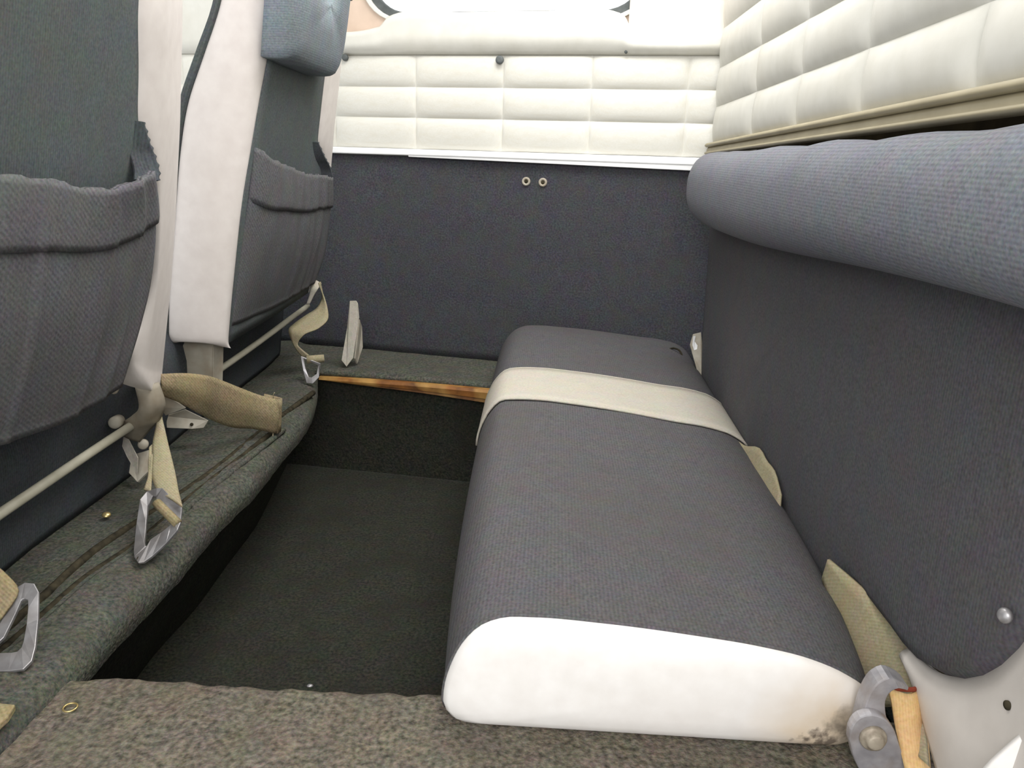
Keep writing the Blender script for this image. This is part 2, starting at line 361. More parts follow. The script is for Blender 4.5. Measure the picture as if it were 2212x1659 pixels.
def pad_mesh(kind, mat, nx=12, nzz=8, depth=1.0):
    me = bpy.data.meshes.new(kind); vs = []; fs = []
    for j in range(nzz+1):
        for i in range(nx+1):
            s, t = i/nx, j/nzz
            s = .5-.5*math.cos(math.pi*s)*(.6+.4*abs(math.cos(math.pi*s))); t = .5-.5*math.cos(math.pi*t)*(.7+.3*abs(math.cos(math.pi*t)))
            b = (max(0, 1-abs(2*s-1)**6))**.7*(max(0, 1-abs(2*t-1)**2.6))**.75
            vs.append((s-.5, -b*depth+.12, t-.5))
    for j in range(nzz):
        for i in range(nx):
            a = j*(nx+1)+i; fs.append((a, a+1, a+nx+2, a+nx+1))
    me.from_pydata(vs, [], fs); me.polygons.foreach_set('use_smooth', [True]*len(me.polygons)); me.materials.append(MAT[mat]); return me
pm = pad_mesh('quilt_pad', 'cream_vinyl')
ZR = [.5845, .639, .692, .7465]
UC = [-.43, -.27, -.11, .05, .21, .3735, .5305, .693, .853]
for j in range(3):
    for i in range(8):
        o = bpy.data.objects.new('quilt_pad', pm); COL.objects.link(o); o.parent = wf
        o.location = ((UC[i]+UC[i+1])/2, .004, (ZR[j]+ZR[j+1])/2)
        o.scale = (UC[i+1]-UC[i]+.0004, .008, ZR[j+1]-ZR[j]+.0004)
# smooth padded panel above the quilting, its top edge dipping at both lower corners of the window
top = [(-.50, .96), (-.12, .96), (-.07, .83), (-.05, .79), (-.02, .787), (.139, .787), (.150, .790), (.158, .799), (.165, .8055), (.176, .809), (.30, .811), (.45, .811), (.565, .809), (.578, .804), (.585, .795), (.589, .785), (.597, .778), (.61, .776), (.78, .775), (.9, .775)]
tl = cat([(x, 0, z) for x, z in top], 140)
rows = []
for k in range(11):
    t = k/10
    bul = -.014*(1-(1-min(1, t*2.2))**2.2)+.002
    rows.append([Vector((p.x, bul if k < 10 else bul+.004, .748+(p.z-.748)*t)) for p in tl])
rows.append([Vector((p.x, .012, p.z-.001)) for p in tl])
obj('padded_panel', *grid(rows), 'cream_vinyl', wf, local=True, mods=(solid(.003, 1),))
def wbtn(u, z, r, mat, name, lab=None, y=-.006):
    c = Vector((u, y, z)); seg = 18
    rr = [(r, .003), (r, -.0005), (r*.8, -.0022), (r*.35, -.0026), (r*.1, -.0024)]
    rows = [[c+Vector((q*math.cos(2*math.pi*i/seg), h, q*math.sin(2*math.pi*i/seg))) for i in range(seg)] for q, h in rr]
    return obj(name, *grid(rows, True, True, True), mat, wf, local=True, label=lab)
wbtn(.3686, .7372, .0072, 'dark_rubber', 'snap_button', 'grey snap button at the quilt corner'); wbtn(.0768, .7405, .006, 'dark_rubber', 'snap_button'); wbtn(.5871, .750, .0028, 'dark_rubber', 'snap_button')
for u, z in ((.4221, .5338), (.4528, .5333)):
    c = Vector((u, -.001, z)); seg = 20
    rr = [(.0078, .002), (.0078, -.0016), (.0062, -.003), (.0036, -.0018), (.0034, -.0006), (.0005, -.0006)]
    o = obj('cup_washer', *grid([[c+Vector((q*math.cos(2*math.pi*i/seg), h, q*math.sin(2*math.pi*i/seg))) for i in range(seg)] for q, h in rr], True, True, True), 'frame_paint', wf, local=True, label='pale cup washer in the dark carpet panel')
    rr = [(.0033, -.0006), (.0033, -.0016), (.001, -.002)]
    obj('screw', *grid([[c+Vector((q*math.cos(2*math.pi*i/seg), h, q*math.sin(2*math.pi*i/seg))) for i in range(seg)] for q, h in rr], True, True, True), 'groove', o, local=True)
# pale strip between carpet panel and quilting
t1 = root('trim_1', WP, kind='structure', rotz=WROT)
wpoly('strip', [(-.6, .5725), (.3, .5725), (1.0, .5695), (1.0, .5835), (-.6, .5845)], -.012, .006, 'white_trim', t1, .002)
wpoly('strip', [(.20, .5700), (1.0, .5575), (1.0, .5702), (.20, .5735)], -.0105, .004, 'white_trim', t1, .001)
# window above the padded panel
wn = root('window_1', WP, kind='structure', rotz=WROT)
def rrect(cx, cz, hw, hh, r, n=10):
    out = []
    for qx, qz, a0 in ((1, 1, 0), (-1, 1, 90), (-1, -1, 180), (1, -1, 270)):
        for i in range(n):
            a = math.radians(a0+90*i/(n-1)); out.append((cx+qx*(hw-r)+r*math.cos(a), cz+qz*(hh-r)+r*math.sin(a)))
    return out
def wring(name, a, b, y0, y1, mat, parent=wn, **k):
    n = len(a); rings = [[(x, y0, z) for x, z in a], [(x, y0, z) for x, z in b], [(x, y1, z) for x, z in b], [(x, y1, z) for x, z in a]]
    fs = [(p*n+i, p*n+(i+1) % n, (p+1) % 4*n+(i+1) % n, (p+1) % 4*n+i) for p in range(4) for i in range(n)]
    return obj(name, [v for r in rings for v in r], fs, mat, parent, local=True, smooth=False, mods=(bevel(.0015),), **k)
wc = (.365, 1.0)
wring('frame', rrect(*wc, .47, .245, .05), rrect(*wc, .262, .196, .075), .016, .026, 'tan_plastic')
wring('frame_lip', rrect(*wc, .264, .198, .076), rrect(*wc, .258, .192, .074), .010, .022, 'cream_vinyl', label='raised pale lip around the glass')
wring('seal', rrect(*wc, .260, .194, .074), rrect(*wc, .247, .181, .07), .018, .03, 'dark_rubber', label='dark grey rubber seal')
a = rrect(*wc, .25, .184, .07); n = len(a)
obj('glass', [(x, .026, z) for x, z in a]+[(x, .029, z) for x, z in a], [tuple(range(n)), tuple(range(n, 2*n))[::-1]]+[(i, (i+1) % n, n+(i+1) % n, n+i) for i in range(n)], 'glass', wn, smooth=False, local=True)
wpoly('corner_cover', [(.592, .768), (.80, .766), (.80, .98), (.60, .98), (.588, .96), (.587, .785)], .002, .012, 'tan_cover', wn, .003)

# ------------------------------------------------------------------ aft wall (right): quilted panel in the plane x = .25
wr = root('wall_right', (.25, .8, 0), kind='structure')
box('wall_lining', (.262, -.3, .66), (.275, 1.46, 1.05), 'cream_vinyl', wr, 0)
YC = [-.25, -.03, .16, .35, .542, .735, .925, 1.128, 1.405]
def zb(j, y):
    f = (1.42-y)
    return [.606+.024*f, .664+.0165*f, .7245+.0035*f, .784, .844, .904, .964][j]
for j in range(6):
    for i in range(8):
        me = pm.copy() if False else None
        y0, y1 = YC[i], YC[i+1]
        vs = []; nx, nzz = 10, 8
        for q in range(nzz+1):
            for p in range(nx+1):
                s, t = p/nx, q/nzz
                s = .5-.5*math.cos(math.pi*s)*(.6+.4*abs(math.cos(math.pi*s))); t = .5-.5*math.cos(math.pi*t)*(.7+.3*abs(math.cos(math.pi*t)))
                y = y0+(y1-y0)*s; z = zb(j, y)*(1-t)+zb(j+1, y)*t
                b = (max(0, 1-abs(2*s-1)**7))**.7*(max(0, 1-abs(2*t-1)**2.4))**.75
                vs.append(Vector((.257-.0085*b, y, z)))
        obj('quilt_pad', *grid([vs[q*(nx+1):(q+1)*(nx+1)] for q in range(nzz+1)]), 'cream_vinyl', wr)
# rounded end of the panel against the far wall, and the folded trims along its lower edge
def zA(y): return .606+.024*(1.42-y)
ys = [1.41-1.75*i/60 for i in range(61)]
def rail(name, prof, mat, parent, yy=ys, **k):
    return obj(name, *grid([[Vector((.25+dx, y, zA(y)+dz)) for y in yy] for dx, dz in prof]), mat, parent, **k)
rail('trim_fold', [(.012, .002), (-.002, .001), (-.0045, -.001), (-.005, -.0035), (-.002, -.0055), (.006, -.006)], 'trim_tan', wr)
rail('trim_fold', [(.008, -.005), (.001, -.0055), (-.001, -.009), (-.001, -.0125), (-.004, -.0135), (-.0045, -.0155), (-.002, -.017), (.012, -.017)], 'trim_tan', wr)
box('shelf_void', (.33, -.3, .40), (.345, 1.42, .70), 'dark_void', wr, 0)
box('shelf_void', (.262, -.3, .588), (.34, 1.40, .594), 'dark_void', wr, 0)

# ------------------------------------------------------------------ rear seat cushion
cu = root('rear_seat_cushion', (.08, .5, .195), 'long dark grey ribbed seat cushion with white vinyl end, beside the footwell', 'cushion')
PROF = [(-.045, .1945), (-.0585, .1975), (-.0649, .209), (-.0646, .2166), (-.0592, .2398), (-.0513, .257), (-.0387, .2715), (-.0245, .278), (-.0039, .2796), (.0435, .278), (.1065, .2725), (.1506, .267), (.1855, .2595), (.2117, .2485), (.2274, .2372), (.2320, .228), (.229, .210), (.219, .1975), (.20, .1945)]
def sect(y, n=64):
    f = (y-.478)
    XL = -.065-.034*min(1, f/.45) if f > 0 else -.065
    XL = -.065-.026*(1-math.exp(-f/.28))-.004*f
    XR = .232+.021*(1-math.exp(-max(0, f)/.11))
    out = []
    for x, z in PROF:
        s = (x+.065)/.297
        zz = .1945+(z-.1945)*(1.0+.055*min(1, f/.9))
        # the mid length sags a little, the far end is plumper at the left
        zz += .009*(1-math.exp(-max(0, f)/.12))*max(0, 1-abs(s-.95)/.2)*(z > .205)
        zz += .004*math.sin(max(0, min(1, f/.9))*math.pi)*-1*(s > .1)*(z > .22)
        out.append(Vector((XL+(XR-XL)*s, y, zz)))
    return cat(out, n)
rows = []
Ys = [.478, .481, .486, .495, .51]+[.51+.90*i/48 for i in range(1, 49)]
for y in Ys:
    r = sect(y); rows.append(r)
c = sum(rows[-1], Vector())/len(rows[-1])
last = rows[-1]
for k in range(1, 8):
    a = k/8*math.pi/2; sh = math.cos(a)
    rows.append([Vector((c.x+(p.x-c.x)*(1-(1-sh)*.12), p.y+.03*math.sin(a), .1945+(p.z-.1945)*(1-(1-sh)*.55))) for p in last])
for r in rows:
    for p in r: p += Vector((0, 0, .0012*nz(p, 14))) if p.z > .25 else Vector((0, 0, 0))
obj('cover', *grid(rows, True, False, True), 'cushion_fabric', cu, mods=())
s0 = sect(.478)
cc = Vector((.085, .478, .233))
rows = [[p.copy() for p in s0]]
for t, b in ((.995, -.0035), (.97, -.007), (.9, -.010), (.75, -.013), (.5, -.015), (.25, -.0155), (.05, -.016)):
    rows.append([Vector((cc.x+(p.x-cc.x)*t, .478+b, cc.z+(p.z-cc.z)*t)) for p in s0])
ep = obj('end_panel', *grid(rows, True, False, True), 'stained_vinyl', cu, label='white vinyl end panel, grimy at its lower right corner')
tube('seam_piping', [p+Vector((0, .0005, 0)) for p in s0[3:58]], .0016, 'cushion_fabric', cu, seg=6)

# cream belt lying across the cushion
b0 = root('lap_belt', (.08, 1.05, .195), 'wide cream seat belt strapped across the dark rear cushion', 'seat belt')
rows = []
nb = 46
for i in range(nb):
    k = 4+int(round((58-8)*i/(nb-1)))
    row = []
    for q in range(9):
        v = q/8
        s = sect(1.0)[k]; fx = (s.x+.09)/.335
        y = (.985-.045*fx)*(1-v)+(1.128-.03*fx)*v
        p = sect(y); a, b = p[max(0, k-1)], p[min(63, k+1)]; d = (b-a).normalized()
        nrm = Vector((-d.z, 0, d.x)); 
        row.append(p[k]+nrm*.0022)
    rows.append(row)
obj('webbing', *grid(rows), 'cream_webbing', b0, mods=(solid(.0022),))
edge_n = [r[0] for r in rows]; edge_f = [r[-1] for r in rows]
tube('selvedge', edge_n, .0016, 'cream_webbing', b0, seg=6); tube('selvedge', edge_f, .0016, 'cream_webbing', b0, seg=6)
TL = [(.236, .9577, .2469), (.240, .9138, .2524), (.2445, .8643, .2672), (.2445, .8357, .2648), (.2445, .8029, .2660), (.243, .7651, .2550)]
TR = [(.232, .9376, .2400), (.234, .8959, .2400), (.2345, .8508, .2420), (.2355, .8229, .2420), (.2365, .7877, .2430), (.239, .7504, .2430)]
strip('belt_tail', TL, TR, 'faded_webbing', b0, n=16, t=.002, label='faded tail of the belt tucked behind the cushion')

# ------------------------------------------------------------------ rear seat back
sb = root('rear_bench', (.28, .85, .25), 'upright dark grey rear seat back with puffy padded roll along its top', 'seat back')
def outline_back():
    return [(.9, .53), (1.30, .53), (1.335, .515), (1.34, .50), (1.335, .45), (1.318, .35), (1.300, .262), (1.285, .225), (1.25, .205), (1.0, .200), (.75, .200), (.635, .206), (.605, .228), (.575, .258), (.52, .264), (.465, .267), (.43, .283), (.405, .305), (.387, .33), (.374, .358), (.366, .40), (.36, .45), (.357, .50), (.37, .52), (.41, .53), (.88, .53)]
ol = cat([(0, y, z) for y, z in outline_back()], 110)
ctr = Vector((0, .85, .40))
rows = []
for t, x in ((1.0, .300), (1.0, .268), (.998, .258), (.985, .2515), (.95, .2500), (.85, .2488), (.6, .248), (.3, .248), (.02, .248)):
    rows.append([Vector((x+.0015*nz((p.y, p.z, t), 6), ctr.y+(p.y-ctr.y)*t, ctr.z+(p.z-ctr.z)*t)) for p in ol])
obj('back_panel', *grid(rows, True, False, True), 'backrest_fabric', sb)
# closing sheet of the panel's upper middle (behind the roll)
box('back_board', (.262, .36, .30), (.298, 1.30, .52), 'backrest_fabric', sb, .006)
# padded roll
rows = []
ns = 40
def roll_sec(y, k):
    zc = .541-.003*math.sin((1.3-y)*5)+.017*min(1.2, max(0, (1.15-y)/.75))
    hh = .0545+.0015*math.sin(y*9)-.0095*min(1.2, max(0, (1.15-y)/.75))
    out = []
    for i in range(ns):
        a = 2*math.pi*i/ns
        ca, sa = math.cos(a), math.sin(a)
        x = .246-.050*abs(ca)**.7*(1 if ca > 0 else -.55)
        z = zc+hh*abs(sa)**.8*(1 if sa > 0 else -1)
        z += .0035*nz((y*3, 1.7, 0), 4)*(sa > .3)
        out.append(Vector((.246+(x-.246)*k, y, zc+(z-zc)*k)))
    return out
for k, y in ((.25, 1.298), (.62, 1.294), (.82, 1.286), (.93, 1.272), (.985, 1.25), (1, 1.22)): rows.append(roll_sec(y, k))
for i in range(1, 40): rows.append(roll_sec(1.22-1.0*i/39, 1))
rows += [roll_sec(.205, .95), roll_sec(.195, .75), roll_sec(.19, .3)]
obj('padded_roll', *grid(rows, True, True, True), 'bolster_fabric', sb, label='plump lighter blue-grey roll along the top')
# vinyl side of the seat back at the near end, curving round the fabric corner
SPT = [(.262, .500, .255), (.262, .4922, .2575), (.262, .4651, .2645), (.262, .4343, .281), (.262, .4142, .3006), (.262, .4, .3229), (.262, .3903, .3426), (.262, .380, .37), (.262, .372, .42)]
SPB = [(.260, .497, .249), (.260, .4860, .2455), (.258, .462, .236), (.256, .440, .2275), (.254, .415, .217), (.252, .36, .20), (.251, .30, .21), (.250, .26, .28), (.250, .25, .40)]
sp = obj('side_panel', *grid(cross([SPT, [(V(a)+V(b))/2+Vector((-.004, 0, 0)) for a, b in zip(SPT, SPB)], SPB], 40, 10)), 'grey_vinyl', sb, mods=(solid(.006, 0),), label='pale grey vinyl side with a small hole')
lathe('vent_hole', [(.0026, .0), (.0026, .0008), (.001, .001)], (.2545, .378, .305), (-1, -.2, .1), 'groove', sp)
lathe('screw', [(.0042, 0), (.0042, .002), (.003, .0035), (.001, .004)], (.2480, .3855, .3548), (-1, -.25, .15), 'steel', sb)
# white corner piece, near right
wc_ = root('white_flap', (.26, .35, .25), 'white vinyl flap corner at the bottom right, below the grey seat side', 'flap')
FA = [(.236, .362, .262), (.2395, .36, .2795), (.2463, .36, .2905), (.2545, .36, .3025), (.262, .36, .315)]
FB = [(.30, .362, .235), (.30, .36, .245), (.30, .36, .26), (.30, .36, .275), (.30, .36, .29)]
strip('flap_skin', FA, FB, 'white_vinyl', wc_, n=12, t=.004)

# ------------------------------------------------------------------ hinges
h1 = root('seat_hinge', (.218, .45, .196), 'grey metal hook hinge with large pivot bolt at the cushion corner', 'hinge')
HO = [(.2105, .452, .2154), (.2115, .452, .2254), (.2124, .452, .2399), (.2144, .452, .2542), (.2182, .452, .2639), (.2239, .452, .2685), (.2333, .455, .2648), (.2426, .46, .2565)]
HI = [(.2325, .452, .2222), (.2305, .452, .2322), (.2268, .452, .2427), (.2257, .452, .2532), (.2274, .452, .2576), (.231, .452, .2606), (.2364, .455, .2584), (.2421, .46, .254)]
o_, i_ = cat(HO, 22), cat(HI, 22)
rows = []
for t in range(22):
    a, b = o_[t], i_[t]; rows.append([a+Vector((0, -.004, 0)), b+Vector((0, -.004, 0)), b+Vector((0, .010, 0)), a+Vector((0, .010, 0))])
obj('hook', *grid(rows, True, True, True), 'worn_steel', h1, smooth=False, mods=(bevel(.0008),))
LP = [(.2038, .445, .2252), (.2038, .445, .2352), (.2072, .445, .2422), (.2149, .445, .2456), (.2231, .445, .2434), (.2301, .445, .2361), (.2358, .445, .224), (.244, .445, .2055), (.246, .445, .1965), (.2184, .445, .1965), (.2108, .445, .2076)]
bp_ = plate('pivot_plate', cat(LP+[LP[0]], 40)[:-1], .007, 'worn_steel', h1, bev=.0012)
lathe('bolt', [(.0085, 0), (.0085, .002), (.0075, .0034), (.0056, .0036), (.0052, .007), (.0040, .0078), (.001, .008)], (.2181, .4415, .2285), (-.05, -1, .12), 'bolt_steel', h1, seg=24)
h2 = root('seat_hinge', (.242, 1.29, .20), 'chipped white metal hinge plate behind the far end of the cushion', 'hinge')
F1 = [(.2316, 1.3, .2855), (.2352, 1.3, .3037), (.2478, 1.3, .3073), (.2507, 1.296, .29), (.2507, 1.28, .248), (.2532, 1.27, .2272), (.2464, 1.27, .2348), (.242, 1.28, .2515), (.2368, 1.29, .2684)]
plate('hinge_plate', F1, .005, 'frame_paint', h2)
plate('bare_chip', [(.2350, 1.2945, .302), (.2385, 1.2945, .302), (.2378, 1.294, .293), (.2425, 1.292, .287), (.242, 1.290, .281), (.2375, 1.290, .279), (.2345, 1.292, .287)], .0018, 'white_trim', h2, bev=0, label='bright white chip of paint')
tube('wire_loop', [(.205, 1.36, .262), (.214, 1.345, .268), (.222, 1.335, .266), (.226, 1.33, .257), (.224, 1.33, .247)], .0016, 'groove', h2, n=20, seg=8)

# near right belt: leaves the gap behind the cushion, sweeps round and over the hook
b1 = root('lap_belt', (.255, .5, .2), 'olive tan seat belt in the gap behind the cushion, looped over the hinge hook', 'seat belt')
RU = [(.2354, .6, .2708), (.2476, .57, .2676), (.2564, .545, .2642), (.2627, .52, .2583), (.2643, .5, .2518), (.2634, .485, .2438), (.2616, .475, .2382), (.2562, .455, .2317), (.2502, .43, .2186)]
RL = [(.2351, .605, .250), (.2385, .575, .225), (.2395, .55, .212), (.2400, .53, .205), (.2420, .512, .204), (.2470, .495, .212), (.2530, .482, .2230), (.2540, .462, .2300), (.2480, .438, .2180)]
strip('webbing', RU, RL, 'faded_webbing', b1, n=40, t=.0025)
L1 = [(.2333, .465, .2503), (.2345, .460, .2440), (.2365, .452, .2290), (.2385, .445, .2190), (.2401, .437, .2090)]
L2 = [(.2560, .470, .2451), (.2590, .466, .2382), (.2575, .458, .2278), (.2565, .448, .2180), (.2558, .440, .2080)]
Lm = [(V(a)+V(b))/2+Vector((-.001, -.006, 0)) for a, b in zip(L1, L2)]
lo = strip('belt_end', L1, L2, 'amber_webbing', b1, n=20, t=.004, m=9, mid=Lm, label='amber folded belt end below the hook')
tube('bound_edge', [(.2325, .466, .2512), (.238, .462, .2512), (.246, .463, .2500), (.2560, .470, .2462)], .0016, 'red_edge', b1, n=12, seg=8)

# ------------------------------------------------------------------ front seats
def lean(x0, z): return x0+.22*z
fs1 = root('cabin_chair', (-.45, .55, .30), 'front seat back nearest the door, sagging map pocket on its rear', 'seat')
NL = [(-.3476, .6994, .7556), (-.352, .7039, .6955), (-.3636, .7157, .6426), (-.3741, .7263, .5951), (-.3817, .7529, .5607), (-.3894, .7693, .5255), (-.3975, .7802, .4886), (-.408, .7849, .4411), (-.416, .7734, .4047), (-.4226, .757, .3765), (-.4240, .7600, .370)]
NM = [(-.3419, .738, .7633), (-.3465, .7426, .7022), (-.3588, .7562, .6466), (-.3698, .7683, .5965), (-.3777, .7748, .5604), (-.3855, .7801, .525), (-.3936, .7856, .4882), (-.4041, .7907, .4403), (-.4128, .7925, .4009), (-.4206, .794, .3653), (-.4241, .7947, .3498)]
NR = [(-.3716, .8391, .7828), (-.3768, .8449, .7189), (-.3907, .8598, .6557), (-.4033, .8727, .5988), (-.4123, .8797, .5579), (-.4211, .8864, .5177), (-.4303, .8922, .4759), (-.4423, .8989, .4214), (-.4522, .9015, .3765), (-.4611, .9039, .3359), (-.465, .9049, .3182)]
NB = [V(p)+Vector((-.045, -.004, 0)) for p in NR]
C = [cat(c, 44) for c in (NL, NM, NR, NB)]
NL2 = [V(p)+Vector((-.045, 0, 0)) for p in C[0]]
rows = []
for i in range(44):
    rows.append(cat([NL2[i], C[0][i]], 4)[:-1]+cat([C[0][i], (C[0][i]+C[1][i])/2+Vector((.002, 0, 0)), C[1][i]], 6)[:-1]+cat([C[1][i]+Vector((0, 0, 0)), C[1][i].lerp(C[2][i], .5)+Vector((.002, .002, 0)), C[2][i]], 7)[:-1]+cat([C[2][i], C[3][i]], 3))
lastr = rows[-1]; c = sum(lastr[3:14], Vector())/11
for sh, dz in ((.965, .004), (.89, .0095), (.78, .0150), (.61, .0205), (.36, .0248), (.03, .0268)):
    rows.append([Vector((c.x+(p.x-c.x)*sh, c.y+(p.y-c.y)*sh, p.z+(c.z-p.z)*(1-sh)-dz)) for p in lastr])
obj('vinyl_edge', *grid(rows), 'seat_vinyl', fs1, mods=(subsurf(1),), label='off-white vinyl edge sleeve')
# fabric rear face of the near seat
rows = []
LL = cat(NL, 40)
for i in range(40):
    p = LL[i]
    rows.append([Vector((lean(-.5105, p.z)+.004*math.sin(math.pi*min(1, q/28)), .28+(p.y+.004-.28)*q/28, p.z)) for q in range(29)])
obj('back_panel', *grid(rows), 'seat_fabric', fs1, mods=(solid(.004, 1),))
vs = []
for z in (.34, .78):
    for y in (.29, .74):
        for x in (-.075, -.018): vs.append((lean(-.505, z)+x, y, z))
obj('back_core', vs, [(0, 1, 3, 2), (4, 5, 7, 6), (0, 1, 5, 4), (2, 3, 7, 6), (0, 2, 6, 4), (1, 3, 7, 5)], 'seat_fabric', fs1, smooth=False, mods=(bevel(.012, 3),))

def pocket(parent, TOP, BOT, RIGHT, mat, nb, bulge, folds, hem=.27, fold_from=.7, gather=.0015, pleats=(), tuck=0):
    nu, nv = 90, 36
    T, B, Rr = cat(TOP, nu), cat(BOT, nu), cat(RIGHT, nv)
    rows = []
    for j in range(nv):
        v = j/(nv-1); row = []
        for i in range(nu):
            u = i/(nu-1)
            p = T[i].lerp(B[i], v)
            corr = Rr[j]-T[-1].lerp(B[-1], v)
            p = p+corr*u**4
            p.x += (1-tuck*(1-u)**10)*bulge*math.sin(math.pi*min(1, v*1.05))**.8*(1-u**8)*(.4+.6*math.sin(math.pi*min(1, .25+u*.7)))
            f = max(0, (u-fold_from)/(1-fold_from))
            p.x += folds*math.sin(u*nb+1.2*nz((u*3, v*2, 0), 1))*f*(1-.6*v)*(1-u**10)
            p.x += .0022*nz((u*7, v*2.2, 3), 1)+.0014*math.sin(u*41)*(1-v)**2
            for pu in pleats:
                d_ = (u-pu)/.035
                if 0 < d_ < 1: p.x += .0045*(1-d_)*(1-.45*v)
            if j == 0: p.z += gather*nz((u*60, 0, 7), 1)+gather*.8*(1 if math.sin(u*52) > .55 else -.2)
            row.append(p)
        rows.append(row)
    o = obj('map_pocket', *grid(rows), mat, parent, mods=(solid(.0025, 0),), label='elasticated cloth map pocket')
    k = int(nv*hem)
    hr = [[p+Vector((.0035*min(1, i*.12 if tuck else 1), 0, .0006*nz(p, 80))) for i, p in enumerate(r)] for j, r in enumerate(rows[:k+1])]
    hr[-1] = [p+Vector((-.001, 0, 0)) for p in hr[-1]]
    h = obj('pocket_hem', *grid(hr), mat, o, mods=(solid(.003, 0),))
    return o, rows
PT = [(-.3596, .31, .5698), (-.3596, .4203, .5698), (-.361, .4748, .5638), (-.3619, .5164, .5595), (-.3627, .5553, .556), (-.3649, .6262, .5461), (-.3647, .6691, .5466), (-.3634, .697, .5527), (-.3660, .7226, .557)]
PB = [(-.412, .31, .372), (-.4142, .4788, .3674), (-.4163, .5496, .3576), (-.4186, .6413, .3472), (-.4176, .727, .3519)]
PR = [(-.3660, .7226, .557), (-.3770, .7448, .5274), (-.3848, .7544, .4917), (-.3948, .7561, .4462), (-.4026, .7459, .411), (-.4101, .7321, .3767), (-.4176, .727, .3519)]
pk, prow = pocket(fs1, PT, PB, PR, 'pocket_fabric', 58, .010, .006, pleats=(.30, .58, .80, .90))
# serrated elastic, widened as a dark sheet for the shade inside the pocket
a = cat([(-.3735, .7270, .600), (-.3735, .732, .585), (-.372, .738, .570), (-.3690, .7370, .557), (-.367, .731, .549)], 22)
rows = []
for i, p in enumerate(a):
    z = .004 if i % 3 == 0 else -.0015
    rows.append([p+Vector((.0, .008+z*.6, 0)), p+Vector((.003, 0, .0)), p+Vector((-.004, -.010, .001)), p+Vector((-.0085, -.020, .001))])
obj('elastic_and_shade', *grid(rows), 'base_fabric', pk, smooth=False, mods=(solid(.002, 0),), label='gathered dark elastic edge with a dark sheet for the shaded pocket opening')
# hinge of the near seat down to the tube
HL = [(-.4480, .810, .3281), (-.4458, .81, .3035), (-.4597, .82, .2905), (-.4847, .835, .2721), (-.4938, .845, .258)]
HM = [(-.4370, .806, .3275), (-.4334, .805, .303), (-.4465, .815, .2866), (-.4681, .832, .2666), (-.4775, .842, .253)]
HR = [(-.4290, .820, .3291), (-.4242, .82, .3061), (-.4347, .828, .2862), (-.4525, .84, .2692), (-.474, .85, .2475)]
strip('hinge_plate', HL, HR, 'hinge_paint', fs1, n=20, t=.005, m=9, mid=HM, label='beige metal hinge strap below the vinyl')
lathe('hinge_pin', [(.007, 0), (.007, .018), (.0055, .020), (.002, .0205)], (-.482, .826, .280), (.3, -1, .2), 'frame_paint', fs1)
lathe('hinge_pin', [(.004, 0), (.004, .010), (.003, .011)], (-.452, .775, .334), (.4, -1, .1), 'frame_paint', fs1)

fs2 = root('cabin_chair', (-.45, 1.2, .30), 'front seat back against the far wall with small map pocket and upper pad', 'seat')
FF = [(-.388, 1.0, .8143), (-.4030, 1.0, .7446), (-.4297, 1.0, .6836), (-.4545, 1.0, .6281), (-.4678, 1.0, .5765), (-.4787, 1.0, .5149), (-.4894, 1.0, .451), (-.5005, 1.0, .3847), (-.5083, 1.0, .3287)]
FM = [(-.333, 1.0, .8153), (-.3476, 1.0, .7458), (-.3618, 1.0, .6851), (-.3737, 1.0, .6302), (-.3857, 1.0, .5788), (-.3992, 1.0, .5174), (-.4103, 1.0, .4537), (-.4192, 1.0, .3878), (-.4258, 1.0, .3321)]
FL = [(-.3275, 1.0213, .8196), (-.342, 1.0243, .75), (-.3556, 1.0257, .6881), (-.3681, 1.0175, .6313), (-.3796, 1.0146, .5791), (-.3933, 1.012, .5169), (-.4076, 1.0157, .452), (-.4225, 1.0213, .3839), (-.4355, 1.0289, .325)]
FF[-1] = (-.506, 1.0, .331)
F = [cat(c, 40) for c in (FF, FM, FL)]
rows = []
for i in range(40):
    a, b, c_ = F[0][i], F[1][i], F[2][i]
    rows.append([a+Vector((0, .05, 0))]+cat([a, a.lerp(b, .2)+Vector((0, -.006, 0)), a.lerp(b, .8)+Vector((0, -.007, 0)), b], 12)+[b.lerp(c_, .5)+Vector((.0025, 0, 0)), c_, c_+Vector((-.012, .006, 0))])
# wavy hem at the bottom of the sleeve
lastr = rows[-1]; m = len(lastr)
for k, dz in ((1, .006), (2, .010)):
    rows.append([p+Vector((0, .004*k, -dz*(.4+.6*math.sin(2.2+q*.42)))) for q, p in enumerate(lastr)])
obj('vinyl_side', *grid(rows), 'seat_vinyl', fs2, mods=(subsurf(1),), label='broad off-white vinyl side facing the door')
# front upholstery seen as a dark edge along the side
rows = []
for i in range(40):
    a = F[0][i]
    bow = .002+.006*math.sin(math.pi*min(1, i/24))
    rows.append([a+Vector((0, .05, 0)), a+Vector((.001, .003, 0)), a+Vector((-.006, -.004, 0)), a+Vector((-bow-.004, .006, 0)), a+Vector((-bow-.008, .03, 0)), a+Vector((-bow, .30, 0))])
obj('front_upholstery', *grid(rows), 'seat_fabric', fs2)
SI = [(-.3183, 1.224, .8613), (-.3338, 1.242, .7871), (-.3458, 1.2536, .7325), (-.3571, 1.2594, .6815), (-.3672, 1.2685, .6355), (-.3778, 1.2833, .5872), (-.3832, 1.335, .5629), (-.389, 1.372, .5316), (-.402, 1.385, .47), (-.420, 1.385, .39), (-.432, 1.375, .335)]
SO = [(-.3143, 1.314, .8797), (-.3305, 1.332, .8024), (-.3432, 1.3493, .7446), (-.3544, 1.3663, .6935), (-.3668, 1.38, .6373), (-.3799, 1.3948, .5779), (-.3849, 1.3987, .5548), (-.391, 1.4084, .5274), (-.405, 1.405, .465), (-.423, 1.40, .39), (-.435, 1.39, .335)]
